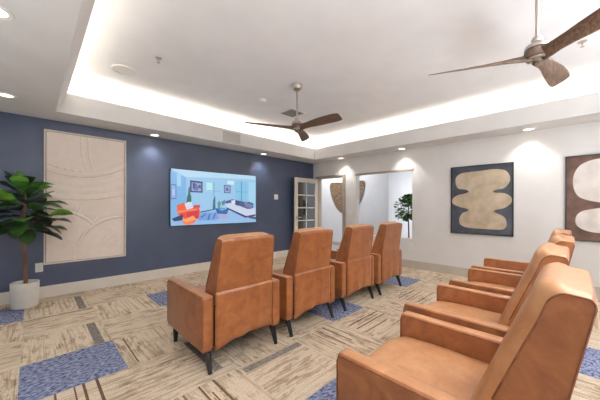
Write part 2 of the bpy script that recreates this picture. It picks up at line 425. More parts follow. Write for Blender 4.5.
def make_chair(label, group):
    t = thing('recliner_chair', label, 'chair', (0, 0, 0), 0, group)
    # local: x across, y forward, rear of the arms at y = 0
    for s in (-1, 1):
        x0, x1 = (GAP, HW) if s > 0 else (-HW, -GAP)
        bm = bmesh.new()
        box(bm, x0, x1, 0, AD, AZ0, AZ1, r=.016, seg=3)
        a = obj('arm', bm, M['leather'], t, True)
        bm = bmesh.new()
        box(bm, x0+.007, x1-.007, .007, AD-.007, AZ1-.022, AZ1+.0015, r=.011, seg=3)  # thin slab added to carry the painted light along the arm top
        obj('arm_top_sheen', bm, M['sheen_leather'], a, True)
        for x in (x0+.004, x1-.004):
            bm = bmesh.new()
            e = -.001 if x < (x0+x1)/2 else .001
            tube(bm, [(x+e, AD-.003, AZ0+.03), (x+e, AD-.003, AZ1-.035), (x+e, AD-.010, AZ1-.017), (x+e, AD-.03, AZ1-.010),
                      (x+e, .03, AZ1-.010), (x+e, .010, AZ1-.017), (x+e, .003, AZ1-.035), (x+e, .003, AZ0+.03)], .0034, 6)
            obj('piping', bm, M['piping'], a, True)
    # seat cushion, softly crowned
    bm = bmesh.new()
    nx, ny = 14, 16; w_ = GAP-.003; u0, u1 = .06, AD+.012
    top = [[None]*(ny+1) for _ in range(nx+1)]
    for i in range(nx+1):
        for j in range(ny+1):
            fx_, fy_ = i/nx*2-1, j/ny
            z = .476-.020*abs(fx_)**5-.012*(fy_**2)-.022*max(0, (fy_-.9)/.1)**2+.004*math.sin(5*fx_)*math.sin(7*fy_)
            top[i][j] = bm.verts.new((w_*fx_, u0+(u1-u0)*fy_, z))
    for i in range(nx):
        for j in range(ny): bm.faces.new((top[i][j], top[i+1][j], top[i+1][j+1], top[i][j+1]))
    low = [bm.verts.new((v.co.x, v.co.y, .30)) for v in [top[i][ny] for i in range(nx+1)]]
    for i in range(nx): bm.faces.new((top[i][ny], top[i+1][ny], low[i+1], low[i]))
    lb = [bm.verts.new((v.co.x, v.co.y, .30)) for v in [top[i][0] for i in range(nx+1)]]
    for i in range(nx): bm.faces.new((low[i], low[i+1], lb[i+1], lb[i])); bm.faces.new((lb[i], lb[i+1], top[i+1][0], top[i][0]))
    obj('seat', bm, M['sheen_leather'], t, True)
    bm = bmesh.new(); box(bm, -w_, w_, AD-.05, AD-.004, AZ0+.01, .298, r=.012, seg=3)
    obj('footrest_panel', bm, M['leather'], t, True)
    bm = bmesh.new(); box(bm, -GAP+.001, GAP-.001, .03, AD-.055, AZ0+.015, .297)
    box(bm, -GAP+.001, GAP-.001, .03, .055, .297, .56)  # black fill behind the flap paints the shade in the slits
    obj('base_frame_and_gap_shade', bm, M['dark'], t)
    # backrest
    bm = bmesh.new()
    P = rounded(back_profile())
    cx = sum(p.x for p in P)/len(P); cz = sum(p.y for p in P)/len(P)
    nsl = 16; prev = None; n = len(P)
    def half(z): return .272-.022*max(0, min(1, (z-.55)/.47))
    for k in range(nsl+1):
        f = k/nsl*2-1
        f = math.copysign(1-(1-abs(f))**1.5, f)
        cr = (1-abs(f)**8)
        vs = []
        for i, p in enumerate(P):
            a = P[i-1]; b = P[(i+1) % n]
            tn = Vector((b.x-a.x, b.y-a.y)).normalized(); nn = Vector((tn.y, -tn.x))
            if nn.dot(Vector((p.x-cx, p.y-cz))) < 0: nn = -nn
            front = max(0., min(1., (nn.x*.8+nn.y*.75+.05)))   # front and crown puff out, rear stays flat
            amt = cr*((.040*max(0., min(1., nn.x*1.3))+.012*max(0., nn.y))+.002)
            vs.append(bm.verts.new((half(p.y)*f, p.x+nn.x*amt, p.y+nn.y*amt)))
        if prev:
            for i in range(n):
                q = (i+1) % n
                fc = bm.faces.new((prev[i], prev[q], vs[q], vs[i]))
                m_ = (P[i]+P[q])/2; tn = P[q]-P[i]
                if m_.x-cx > .35*(cz-m_.y)-.02 and (m_.y > .99 or m_.x > cx+.02+.30*(cz-m_.y)): fc.material_index = 1  # front and top faces take the leather with painted sheen
        else: bm.faces.new(vs)
        prev = vs
    bm.faces.new(prev)
    bk = obj('backrest', bm, [M['leather'], M['sheen_leather']], t, True)
    for s in (-1, 1):
        bm = bmesh.new()
        pts = [(s*half(p.y), p.x, p.y) for p in P if p.y > .5]
        tube(bm, pts, .0034, 6)
        obj('piping', bm, M['piping'], bk, True)
    # loose leather flap closing the rear under the backrest
    bm = bmesh.new()
    nx, nz = 24, 14; g = []
    for i in range(nx+1):
        f = i/nx*2-1
        row = []
        zb = .168+.040*(1-f*f)**1.3+.014*f
        for j in range(nz+1):
            h = j/nz
            z = .592+(zb-.592)*h
            u = -.006-.010*math.sin(PI*h)*(1-f*f)-.012*h*h*(1-abs(f)**3) \
                - .010*h**2*math.exp(-((f+.45-.25*h)/.10)**2) - .009*h**2*math.exp(-((f-.6+.30*h)/.09)**2) + .006*h**3*math.sin(9*f)
            row.append(bm.verts.new((f*(GAP-.012), u, z)))
        g.append(row)
    for i in range(nx):
        for j in range(nz): bm.faces.new((g[i][j], g[i+1][j], g[i+1][j+1], g[i][j+1]))
    r = bmesh.ops.extrude_face_region(bm, geom=bm.faces[:])
    for v in r['geom']:
        if isinstance(v, bmesh.types.BMVert): v.co.y += .007
    obj('back_flap', bm, M['leather'], t, 'full')
    # legs
    for sx in (-1, 1):
        for (ut, ub) in ((.055, -.012), (AD-.075, AD-.055)):
            bm = bmesh.new()
            tube(bm, [(sx*.318, ut, AZ0+.012), (sx*.316, ub, 0)], [.029, .016], 14)
            obj('leg', bm, M['black_leg'], t, True)
    return t

R1, R2 = 1.906, .068
ch = make_chair('tan leather recliner seen from behind, leftmost of the front row', 'recliners in the front row')
ch.location = (1.258, R1, 0)
for x, dy, lab in [(2.085, 0, 'tan leather recliner seen from behind, second from left in front row, below the glazed door'),
               (2.975, .012, 'tan leather recliner seen from behind, third from the left in the front row'),
               (3.81, .006, 'tan leather recliner seen from behind, rightmost of the front row, nearest the white wall')]:
    dup(ch, (x, R1+dy, 0), lab)
for x, dy, lab in [(1.37, -.036, 'tan leather recliner closest to the viewer, its big backrest at the lower right corner'),
               (2.21, .026, 'tan leather recliner in the rear row right beside the closest one'),
               (3.105, 0, 'tan leather recliner in the rear row, third away from the viewer'),
               (3.945, .018, 'tan leather recliner at the far end of the rear row, nearest the white wall')]:
    rc = dup(ch, (x, R2+dy, 0), lab, 0, 'recliners in the rear row')
    for part in rc.children:          # the rear row stands slightly more reclined
        if part.name.startswith('backrest'):
            rot = Matrix.Rotation(.045, 3, 'X'); piv = Vector((0, .08, .5))
            part.rotation_euler = (.045, 0, 0); part.location = piv-rot @ piv

# ------------------------------------------------------------------ ceiling fans
def make_fan(label, loc, a0):
    t = thing('ceiling_fan', label, 'ceiling fan', loc, 0, 'ceiling fans')   # origin on the ceiling
    bm = bmesh.new(); lathe(bm, [(.01, 0), (.078, 0), (.078, -.018), (.066, -.05), (.045, -.078), (.02, -.088), (.012, -.09)], 28)
    obj('canopy', bm, M['nickel'], t, True)
    bm = bmesh.new(); tube(bm, [(0, 0, -.08), (0, 0, -.53)], .0115, 14)
    obj('downrod', bm, M['nickel'], t, True)
    bm = bmesh.new(); lathe(bm, [(.012, -.455), (.026, -.46), (.034, -.475), (.032, -.495), (.03, -.50), (.066, -.52), (.074, -.535), (.074, -.548), (.05, -.553), (.01, -.553)], 28)
    obj('motor_cap', bm, M['nickel'], t, True)
    bm = bmesh.new(); lathe(bm, [(.01, -.553), (.072, -.555), (.078, -.58), (.072, -.606), (.058, -.616), (.01, -.617)], 28)
    hub = obj('hub', bm, M['blade'], t, True)
    bm = bmesh.new(); lathe(bm, [(.061, -.612), (.066, -.615), (.064, -.624), (.05, -.628), (.046, -.622), (.01, -.624)], 28)
    obj('bottom_ring', bm, M['nickel'], t, True)
    zb = -.602
    S = [(.03, .105, 46, .034, 0), (.09, .096, 45, .03, 0), (.15, .088, 42, .024, .002), (.23, .094, 38, .018, .003), (.33, .114, 33, .013, .004),
         (.45, .134, 29, .011, .006), (.57, .144, 26.5, .009, .006), (.66, .144, 25.5, .008, .006), (.71, .134, 25, .007, .006), (.735, .118, 25, .006, .006), (.745, .092, 25, .004, .006)]
    for k in range(3):
        th = a0+k*2*PI/3
        er = Vector((math.cos(th), math.sin(th), 0)); et = Vector((-math.sin(th), math.cos(th), 0)); ez = Vector((0, 0, 1))
        bm = bmesh.new(); prev = None
        for (r, w_, p, th_, dz) in S:
            r *= .965
            p = math.radians(p)
            c = er*r+ez*(zb+dz)-et*(.012*math.sin(r*4))
            a = et*math.cos(p)-ez*math.sin(p); b = et*math.sin(p)+ez*math.cos(p)
            vs = []
            for q in range(14):
                an = 2*PI*q/14
                vs.append(bm.verts.new(c+a*(w_/2*math.cos(an))+b*(th_/2*math.sin(an))))
            if prev: bridge(bm, prev, vs)
            else: bm.faces.new(vs)
            prev = vs
        bm.faces.new(prev)
        obj('blade', bm, M['blade'], t, 'full')
    return t
make_fan('dark wood three-blade ceiling fan further away, in front of the navy wall corner', (2.62, 2.71, ZC), math.radians(34))
make_fan('dark wood three-blade ceiling fan close to the viewer at the upper right', (2.61, .182, ZC), math.radians(351.5))

# ------------------------------------------------------------------ television
tv = thing('television', 'large flat screen television showing a bright living room, mounted on the navy wall', 'television', (2.645, YB, 1.412))
TW, THH = 1.835, 1.04
bm = bmesh.new(); box(bm, -TW/2, TW/2, -.060, -.012, -THH/2, THH/2, r=.004, seg=2)
obj('casing', bm, noisy(mat('tv_black_plastic', (22, 23, 28), .35), (18, 19, 24), (28, 29, 35), 20, 2), tv)
bm = bmesh.new(); box(bm, -.3, .3, -.012, -.002, -.2, .2)
obj('wall_mount', bm, M['black_frame'], tv)
SCR = []
scr_bm = bmesh.new(); scr_m = {}
def smat(c):
    if c not in scr_m:
        m = mat('screen_colour', (8, 8, 10), .25, emit=c, es=.82); scr_m[c] = (len(scr_m), m)
    return scr_m[c][0]
lay = [0]
def sp(pts, c):
    """one flat patch of the picture on the screen; pts in picture units 0..100 x 0..100 from the top left"""
    lay[0] += 1
    y = -.0606-.00006*lay[0]
    W, H = TW-.02, THH-.02
    poly(scr_bm, [((p[0]/100-.5)*W, y, (.5-p[1]/100)*H) for p in pts], smat(c))
sp([(0, 0), (100, 0), (100, 100), (0, 100)], (150, 196, 234))
sp([(14.6, 13.2), (100.1, 5.9), (100.3, 90.6), (51.4, 72.7), (14.7, 77.1)], (158, 202, 236))
sp([(-0.6, 0.9), (99.4, -1.0), (99.4, 6.8), (49.2, 9.8), (14.6, 13.2)], (186, 222, 244))
sp([(-0.6, 4.5), (14.6, 13.2), (14.7, 77.1), (-0.5, 90.3)], (128, 182, 228))
sp([(-0.5, 90.3), (14.7, 75.8), (52.4, 72.1), (100.3, 90.6), (100.3, 99.1), (-0.1, 99.4)], (152, 192, 236))
sp([(5.4, 7.5), (9.4, 9.9), (9.4, 30.2), (5.4, 30.6)], (168, 212, 242))
sp([(36.0, 20.2), (43.0, 20.1), (43.0, 37.1), (36.1, 36.9)], (186, 236, 240))
sp([(43.0, 21.5), (46.7, 21.4), (46.7, 36.8), (43.0, 37.1)], (150, 206, 232))
sp([(44.2, 18.2), (45.2, 18.1), (45.3, 57.4), (44.3, 57.4)], (104, 168, 208))
sp([(37.0, 34.8), (52.4, 35.7), (52.4, 37.1), (37.1, 36.2)], (120, 180, 214))
sp([(71.1, 13.2), (87.9, 13.1), (88.0, 58.1), (71.2, 56.7)], (140, 198, 232))
sp([(78.7, 12.4), (80.1, 12.5), (80.1, 56.5), (78.7, 56.5)], (84, 160, 204))
sp([(71.2, 34.2), (88.0, 34.5), (88.0, 36.0), (71.2, 35.7)], (110, 176, 212))
sp([(89.9, 14.0), (98.6, 13.7), (98.7, 59.8), (90.0, 58.4)], (170, 214, 240))
sp([(61.0, 13.8), (69.9, 14.1), (68.8, 21.5), (61.0, 20.9)], (206, 236, 248))
sp([(-0.2, 26.6), (4.9, 27.5), (4.9, 52.7), (-0.2, 53.9)], (98, 118, 190))
sp([(0.4, 28.6), (4.2, 29.5), (4.3, 51.0), (0.5, 51.8)], (146, 180, 226))
sp([(1.1, 35.6), (3.4, 36.3), (3.4, 46.1), (1.1, 46.9)], (176, 202, 234))
sp([(18.5, 18.4), (31.8, 19.4), (31.8, 40.2), (18.6, 40.1)], (62, 66, 122))
sp([(20.0, 21.5), (30.4, 22.3), (30.4, 37.9), (20.0, 37.7)], (150, 168, 206))
sp([(21.1, 22.6), (24.6, 23.5), (25.9, 28.5), (29.7, 24.9), (30.1, 33.0), (26.3, 31.1), (23.7, 36.6), (21.5, 32.3)], (78, 90, 150))
sp([(23.7, 25.6), (27.8, 28.3), (26.6, 37.0), (22.9, 35.3)], (110, 120, 176))
sp([(56.6, 22.7), (65.0, 23.3), (65.0, 39.3), (56.6, 38.8)], (92, 100, 156))
sp([(57.7, 24.7), (63.9, 25.6), (63.9, 37.6), (57.7, 37.1)], (160, 180, 216))
sp([(58.6, 27.2), (62.1, 28.5), (63.0, 34.9), (59.0, 34.4)], (104, 112, 168))
sp([(16.5, 58.0), (18.7, 57.9), (18.9, 32.5), (17.5, 29.4), (16.4, 37.5)], (84, 128, 130))
sp([(14.7, 61.3), (20.1, 61.2), (19.7, 46.8), (17.5, 38.9), (15.4, 48.5)], (64, 112, 104))
sp([(43.1, 70.9), (46.7, 71.0), (45.9, 52.2), (43.9, 51.3)], (70, 112, 128))
sp([(48.8, 58.9), (51.3, 54.4), (53.0, 58.8), (51.4, 72.7), (49.7, 72.6)], (98, 150, 150))
sp([(53.5, 57.1), (58.2, 52.1), (58.2, 60.5), (54.7, 64.7)], (90, 140, 140))
sp([(45.1, 47.1), (46.3, 47.1), (46.3, 57.3), (45.1, 57.4)], (60, 110, 120))
sp([(29.3, 75.7), (49.2, 69.2), (49.2, 71.0), (29.7, 78.0)], (70, 92, 140))
sp([(25.6, 83.7), (33.2, 77.5), (49.3, 77.8), (53.5, 88.3), (45.2, 93.0), (27.5, 92.0)], (124, 166, 222))
sp([(29.4, 85.6), (35.5, 79.5), (35.9, 81.5), (30.5, 87.9)], (72, 120, 190))
sp([(37.1, 90.9), (39.1, 80.3), (40.2, 80.3), (39.1, 91.7)], (60, 110, 180))
sp([(43.1, 89.5), (46.1, 77.7), (47.2, 78.4), (44.7, 90.7)], (70, 120, 186))
sp([(46.7, 71.7), (53.5, 68.2), (62.8, 72.2), (60.0, 81.6), (48.5, 79.9)], (48, 108, 178))
sp([(50.3, 71.0), (53.9, 69.2), (59.1, 72.1), (53.9, 74.5)], (120, 180, 226))
sp([(48.2, 80.6), (63.3, 84.6), (60.0, 91.5), (50.3, 88.2)], (178, 170, 210))
sp([(58.2, 55.6), (67.1, 51.1), (96.6, 59.8), (95.6, 69.4), (88.0, 73.1), (60.0, 64.7)], (84, 96, 144))
sp([(59.0, 60.5), (65.5, 58.2), (88.0, 71.3), (99.5, 69.4), (98.2, 83.6), (86.0, 87.0), (60.0, 68.2)], (206, 216, 236))
sp([(65.5, 53.9), (71.2, 52.4), (71.7, 59.5), (67.1, 61.1)], (222, 228, 242))
sp([(70.7, 53.8), (77.1, 55.8), (75.9, 64.6), (71.7, 63.1)], (70, 80, 130))
sp([(82.6, 56.4), (95.1, 59.9), (94.1, 69.8), (85.0, 66.8)], (120, 130, 170))
sp([(88.0, 55.5), (95.6, 58.3), (95.6, 60.6), (88.0, 58.5)], (60, 70, 116))
sp([(60.0, 67.5), (86.0, 86.2), (99.5, 82.8), (99.5, 86.0), (85.5, 89.9), (80.7, 86.7), (60.0, 70.3)], (52, 62, 104))
sp([(85.5, 85.4), (100.3, 89.0), (100.3, 94.4), (90.6, 90.9)], (86, 88, 110))
sp([(5.4, 63.8), (12.3, 59.4), (14.4, 65.0), (14.7, 77.1), (6.1, 76.8)], (244, 104, 64))
sp([(5.4, 72.2), (27.9, 67.5), (29.0, 77.4), (27.5, 88.7), (14.7, 90.3), (6.8, 80.5)], (240, 84, 62))
sp([(21.9, 63.7), (28.6, 62.9), (29.2, 68.2), (21.9, 68.8)], (206, 88, 92))
sp([(14.7, 75.8), (27.5, 72.7), (27.1, 87.7), (16.2, 89.1)], (222, 62, 66))
sp([(4.8, 73.7), (14.7, 71.4), (26.5, 70.1), (26.5, 72.7), (14.7, 75.8), (6.1, 78.3)], (248, 138, 96))
sp([(13.0, 61.9), (16.5, 58.0), (20.1, 57.9), (21.5, 69.1), (15.1, 72.0)], (216, 222, 240))
sp([(0.5, 87.6), (7.9, 82.5), (11.6, 79.4), (10.9, 91.0), (2.8, 92.1)], (64, 72, 112))
sp([(9.6, 91.2), (21.9, 82.9), (24.9, 89.6), (23.8, 95.3), (17.6, 100.0), (13.0, 98.3)], (244, 132, 84))
sp([(9.6, 91.2), (21.9, 82.9), (24.9, 89.6), (14.7, 94.7)], (250, 170, 116))
obj('screen', scr_bm, [m for _, m in sorted(scr_m.values(), key=lambda q: q[0])], tv)

# ------------------------------------------------------------------ plaster relief panel
pn = thing('relief_panel', 'large beige plaster relief panel with curved ridges, hung on the navy wall', 'wall art', (.58, YB, 1.372))
PW, PH = .95, 1.835
bm = bmesh.new()
for (x0, x1, z0, z1) in [(-PW/2, -PW/2+.016, -PH/2, PH/2), (PW/2-.016, PW/2, -PH/2, PH/2), (-PW/2+.016, PW/2-.016, PH/2-.016, PH/2), (-PW/2+.016, PW/2-.016, -PH/2, -PH/2+.016)]:
    box(bm, x0, x1, -.052, 0, z0, z1)
obj('frame', bm, noisy(mat('pale_frame', (236, 224, 214), .45), (232, 220, 210), (240, 228, 218), 10, 2), pn)
def relief(x, z):
    h = 0.
    def band(cx, cz, r1, r2, zlo=-9, zhi=9, xlo=-9, xhi=9, amp=.007):
        if not (zlo < z < zhi and xlo < x < xhi): return 0
        d_ = math.hypot(x-cx, z-cz); a, b = min(r1, r2), max(r1, r2)
        e = .004
        up = max(0, min(1, (d_-a+e)/(2*e))); dn = max(0, min(1, (b+e-d_)/(2*e)))
        return amp*.7*up*dn-(.005 if abs(d_-a) < .007 or abs(d_-b) < .007 else 0)
    h += band(-.10, 1.165, .80, .875, zhi=.7)
    h += band(-.124, 1.75, 1.71, 1.79, zhi=.4)
    inside4 = math.hypot(x-.418, z+.85) < .585
    if not inside4:
        h += band(-.38, -.73, .53, .575, zlo=-.62)
        d3 = math.hypot(x+.38, z+.73)
        if .575 < d3 < .66 and z > -.5 and x > -.2:
            h += .003*(1 if math.sin(math.atan2(z+.73, x+.38)*70) > .2 else 0)
    h += band(.418, -.85, .54, .582)
    if math.hypot(x-.418, z+.85) < .50:     # radiating dashes low on the right
        an = math.atan2(z+.85, x-.418); rr = math.hypot(x-.418, z+.85)
        if 1.7 < an < 2.75 and .12 < rr < .36:
            h += .004*(1 if math.sin(an*46) > .25 else 0)*(1 if math.sin(rr*75) > -.5 else 0)
    # beads along the first ridge, left side
    d1 = math.hypot(x+.10, z-1.165)
    if .765 < d1 < .795 and x < -.02:
        h += .004*(1 if math.sin(math.atan2(x+.10, 1.165-z)*60) > 0 else 0)
    # two faint flowing lines at the top
    if z > .40:
        for o_, k in ((-.09, .16), (-.01, .13)):
            xx = o_+.07*(.85-z)/.4+.02*math.sin(z*8)
            if abs(x-xx) < .014: h += .0035*(1-abs(x-xx)/.014)
    if d1 > .885 and math.hypot(x+.124, z-1.75) < 1.70:   # soft waves between ridges
        h += .0012*math.sin(d1*60)
    return h
bm = bmesh.new(); box(bm, -PW/2+.014, PW/2-.014, -.012, -.002, -PH/2+.014, PH/2-.014)
obj('backing', bm, noisy(mat('panel_backing', (128, 108, 94), .8), (120, 100, 88), (136, 116, 102), 10, 2), pn)
bm = bmesh.new()
nx, nz = 170, 330; V = []
for i in range(nx+1):
    V.append([])
    for j in range(nz+1):
        x = -PW/2+.023+(PW-.046)*i/nx; z = -PH/2+.023+(PH-.046)*j/nz
        V[i].append(bm.verts.new((x, -.030-1.7*relief(x, z), z)))
for i in range(nx):
    for j in range(nz): bm.faces.new((V[i][j], V[i+1][j], V[i+1][j+1], V[i][j+1]))
rim = [V[i][0] for i in range(nx+1)]+[V[nx][j] for j in range(1, nz+1)]+[V[i][nz] for i in range(nx-1, -1, -1)]+[V[0][j] for j in range(nz-1, 0, -1)]
bk_ = [bm.verts.new((v.co.x, -.013, v.co.z)) for v in rim]
bridge(bm, rim, bk_); bm.faces.new(bk_)
obj('relief', bm, noisy(mat('sand_plaster', (226, 211, 198), .85), (238, 224, 212), (243, 229, 217), 14, 3, bump=.05, bscale=150), pn, 'full')

# ------------------------------------------------------------------ framed prints on the white wall (local x = along the wall, seen from the room)
def blob(bm, pts, y, mi, n=8):
    """smooth closed outline through pts (Catmull-Rom)"""
    out = []; m = len(pts)
    for i in range(m):
        p0, p1, p2, p3 = [Vector(pts[(i+k-1) % m]) for k in range(4)]
        for k in range(n):
            s = k/n
            out.append(.5*((2*p1)+(p2-p0)*s+(2*p0-5*p1+4*p2-p3)*s*s+(3*p1-p0-3*p2+p3)*s**3))
    from mathutils.geometry import tessellate_polygon
    vs = [bm.verts.new((p.x, y, p.y)) for p in out]
    for tri in tessellate_polygon([[Vector((p.x, p.y, 0)) for p in out]]):
        try: bm.faces.new([vs[k] for k in tri]).material_index = mi
        except ValueError: pass
def make_print(label, y0, y1, z0, z1, ground, shape, blobs):
    w_, h_ = y1-y0, z1-z0
    t = thing('framed_print', label, 'picture', (XW, (y0+y1)/2, (z0+z1)/2), math.radians(-90), 'framed prints on the white wall')
    bm = bmesh.new(); f = .016; D = .035
    # local -y points into the room after the -90 degree turn
    for (a, b, c, e) in [(-w_/2, -w_/2+f, -h_/2, h_/2), (w_/2-f, w_/2, -h_/2, h_/2), (-w_/2+f, w_/2-f, h_/2-f, h_/2), (-w_/2+f, w_/2-f, -h_/2, -h_/2+f)]:
        box(bm, a, b, -D, 0, c, e)
    obj('frame', bm, M['black_frame'], t)
    bm = bmesh.new(); box(bm, -w_/2+f, w_/2-f, -.02, -.002, -h_/2+f, h_/2-f)
    for bl in blobs: blob(bm, [(-w_/2+p[0]*w_, h_/2-p[1]*h_) for p in bl], -.0206, 1)
    obj('canvas', bm, [ground, shape], t)
    return t
slate = noisy(mat('slate_canvas', (66, 70, 78), .8), (60, 64, 73), (72, 76, 84), 12, 4)
sand = noisy(mat('sand_pigment', (190, 172, 148), .85), (176, 157, 132), (202, 185, 161), 6, 6)
umber = noisy(mat('umber_canvas', (88, 62, 50), .8), (70, 49, 39), (106, 78, 64), 9, 5)
chalk = noisy(mat('chalk_pigment', (216, 208, 200), .85), (204, 196, 188), (226, 218, 211), 6, 5)
ART1 = [[(.5, .085), (.70, .075), (.87, .10), (.945, .18), (.94, .27), (.86, .345), (.75, .362), (.70, .385), (.74, .405), (.87, .415), (.965, .47), (.965, .55), (.87, .615), (.76, .64), (.71, .665), (.76, .69), (.86, .735), (.90, .80), (.89, .88), (.80, .915), (.5, .915), (.27, .905), (.165, .86), (.15, .78), (.20, .70), (.27, .672), (.31, .65), (.26, .625), (.14, .60), (.03, .55), (.03, .48), (.12, .425), (.26, .40), (.31, .375), (.25, .345), (.13, .325), (.085, .25), (.09, .16), (.17, .105), (.3, .09)]]
ART2 = [[(.35, .055), (.6, .05), (.80, .10), (.90, .22), (.90, .38), (.82, .50), (.62, .565), (.40, .555), (.18, .50), (.10, .40), (.09, .25), (.14, .14), (.22, .085)],
        [(.30, .625), (.5, .60), (.74, .62), (.88, .69), (.90, .79), (.78, .87), (.5, .90), (.26, .885), (.13, .82), (.12, .72), (.18, .655)]]
make_print('framed print of sand coloured stacked rounded shape on dark slate ground', .664, 1.578, .775, 1.979, slate, sand, ART1)
make_print('framed print of pale stone shapes on brown ground, at the right edge', -.843, .071, .775, 1.985, umber, chalk, ART2)

# ------------------------------------------------------------------ wall plates
def plate(name, label, cat, loc, rz, w_, h_, kind):
    t = thing(name, label, cat, loc, rz)
    bm = bmesh.new(); box(bm, -w_/2, w_/2, -.007, 0, -h_/2, h_/2, r=.003, seg=2)
    obj('cover_plate', bm, M['plastic'], t, True)
    if kind == 'outlet':
        for z in (-.02, .02):
            bm = bmesh.new(); tube(bm, [(0, -.006, z), (0, -.010, z)], .016, 16)
            s = obj('socket', bm, M['white_trim'], t, True)
            bm = bmesh.new()
            for x in (-.006, .006): box(bm, x-.0012, x+.0012, -.0106, -.0098, z-.004, z+.006)
            obj('slot', bm, M['dark'], s)
    else:
        for k in range(kind):
            x = (k-(kind-1)/2)*.046
            bm = bmesh.new(); box(bm, x-.0165, x+.0165, -.011, -.006, -.033, .033, r=.002, seg=1)
            obj('rocker', bm, M['white_trim'], t)
    return t
plate('outlet', 'white power outlet low on the navy wall beside the potted plant', 'outlet', (.062, YB, .42), 0, .078, .122, 'outlet')
plate('light_switch', 'white switch plate on the navy wall beside the television', 'light switch', (4.19, YB, 1.482), 0, .12, .122, 2)
plate('light_switch', 'white double switch plate on the white strip between doorway and interior window', 'light switch', (XW, 3.83, 1.1), math.radians(-90), .125, .122, 2)
plate('outlet', 'white power outlet on the white wall below the interior window corner', 'outlet', (XW, 2.33, .44), math.radians(-90), .078, .122, 'outlet')

# ------------------------------------------------------------------ ceiling fittings
def lens_mat(): return mat('lamp_lens', (255, 250, 240), .4, emit=(255, 244, 226), es=3.)
LENS = lens_mat()
def make_can(label, x, y):
    t = thing('recessed_ceiling_light', label, 'ceiling light', (x, y, ZS), 0, 'recessed lights in the soffit')
    bm = bmesh.new(); lathe(bm, [(.058, -.001), (.060, -.006), (.082, -.008), (.086, -.003), (.086, -.0005), (.058, -.0005)], 32)
    obj('trim_ring', bm, M['white_trim'], t, True)
    bm = bmesh.new(); lathe(bm, [(.001, -.003), (.058, -.003), (.058, -.0005), (.001, -.0005)], 32)
    obj('lens', bm, LENS, t, True)
    return t
cans = [(1.44, 4.90, 'recessed light in the soffit above the gap between relief panel and television'),
        (3.70, 4.90, 'recessed light in the soffit near the right end of the television'),
        (5.35, 3.98, 'recessed light in the soffit above the doorway'),
        (5.35, 2.45, 'recessed light in the soffit above the right end of the interior window'),
        (5.35, .47, 'recessed light in the soffit between the two framed prints'),
        (-.21, 4.27, 'recessed light at the left edge of the wide soffit, above the potted plant'),
        (-.17, 2.47, 'recessed light in the top left corner, closest in the wide soffit')]
c0 = None
for (x, y, lab) in cans:
    if c0 is None: c0 = make_can(lab, x, y)
    else: dup(c0, (x, y, ZS), lab)
hidden_cans = [(5.35, -1.4), (-.2, .6), (-.2, -1.4)]
def spot(x, y, e):
    l = bpy.data.lights.new('can_lamp', 'SPOT'); l.energy = e; l.spot_size = math.radians(105); l.spot_blend = .7; l.shadow_soft_size = .05
    l.color = (1., .96, .92)
    o = bpy.data.objects.new('can_lamp', l); COL.objects.link(o); o.location = (x, y, ZS-.02)
for (x, y, lab) in cans: spot(x, y, CANW)
for (x, y) in hidden_cans: spot(x, y, CANW)

# round ceiling speaker
t = thing('ceiling_speaker', 'round flush white speaker grille in the tray ceiling at upper left', 'speaker', (.81, 3.935, ZC))
bm = bmesh.new(); lathe(bm, [(.120, -.001), (.120, -.012), (.134, -.014), (.138, -.010), (.138, -.0005)], 40); obj('rim', bm, M['white_trim'], t, True)
bm = bmesh.new(); lathe(bm, [(.001, -.0045), (.117, -.0045), (.117, -.001), (.001, -.001)], 40)
obj('grille', bm, noisy(mat('speaker_mesh', (226, 224, 222), .6), (220, 218, 216), (232, 230, 228), 300, 1), t)
# smoke detector
t = thing('smoke_detector', 'small round white smoke detector on the tray ceiling beside the far fan', 'smoke detector', (2.605, 3.475, ZC))
bm = bmesh.new(); lathe(bm, [(.001, 0), (.06, 0), (.06, -.012), (.001, -.012)], 28); obj('base', bm, M['plastic'], t, True)
bm = bmesh.new(); lathe(bm, [(.001, -.012), (.055, -.012), (.052, -.03), (.036, -.036), (.001, -.037)], 28); obj('cover', bm, M['plastic'], t, True)
# sprinklers
def sprinkler(label, x, y):
    t = thing('fire_sprinkler', label, 'sprinkler', (x, y, ZC))
    bm = bmesh.new(); lathe(bm, [(.001, 0), (.036, 0), (.034, -.006), (.012, -.010), (.001, -.010)], 24); obj('escutcheon', bm, M['nickel'], t, True)
    bm = bmesh.new(); tube(bm, [(0, 0, -.008), (0, 0, -.03)], .008, 10); tube(bm, [(.008, 0, -.026), (.013, 0, -.036), (.003, 0, -.052)], .003, 6); tube(bm, [(-.008, 0, -.026), (-.013, 0, -.036), (-.003, 0, -.052)], .003, 6)
    obj('sprinkler_head', bm, M['nickel'], t, True)
    bm = bmesh.new(); lathe(bm, [(.001, -.051), (.016, -.052), (.016, -.055), (.001, -.055)], 16); obj('deflector', bm, M['nickel'], t, True)
sprinkler('small fire sprinkler on the tray ceiling near the round speaker', 1.02, 3.34)
sprinkler('small fire sprinkler on the tray ceiling behind the close fan', 4.0, -.07)
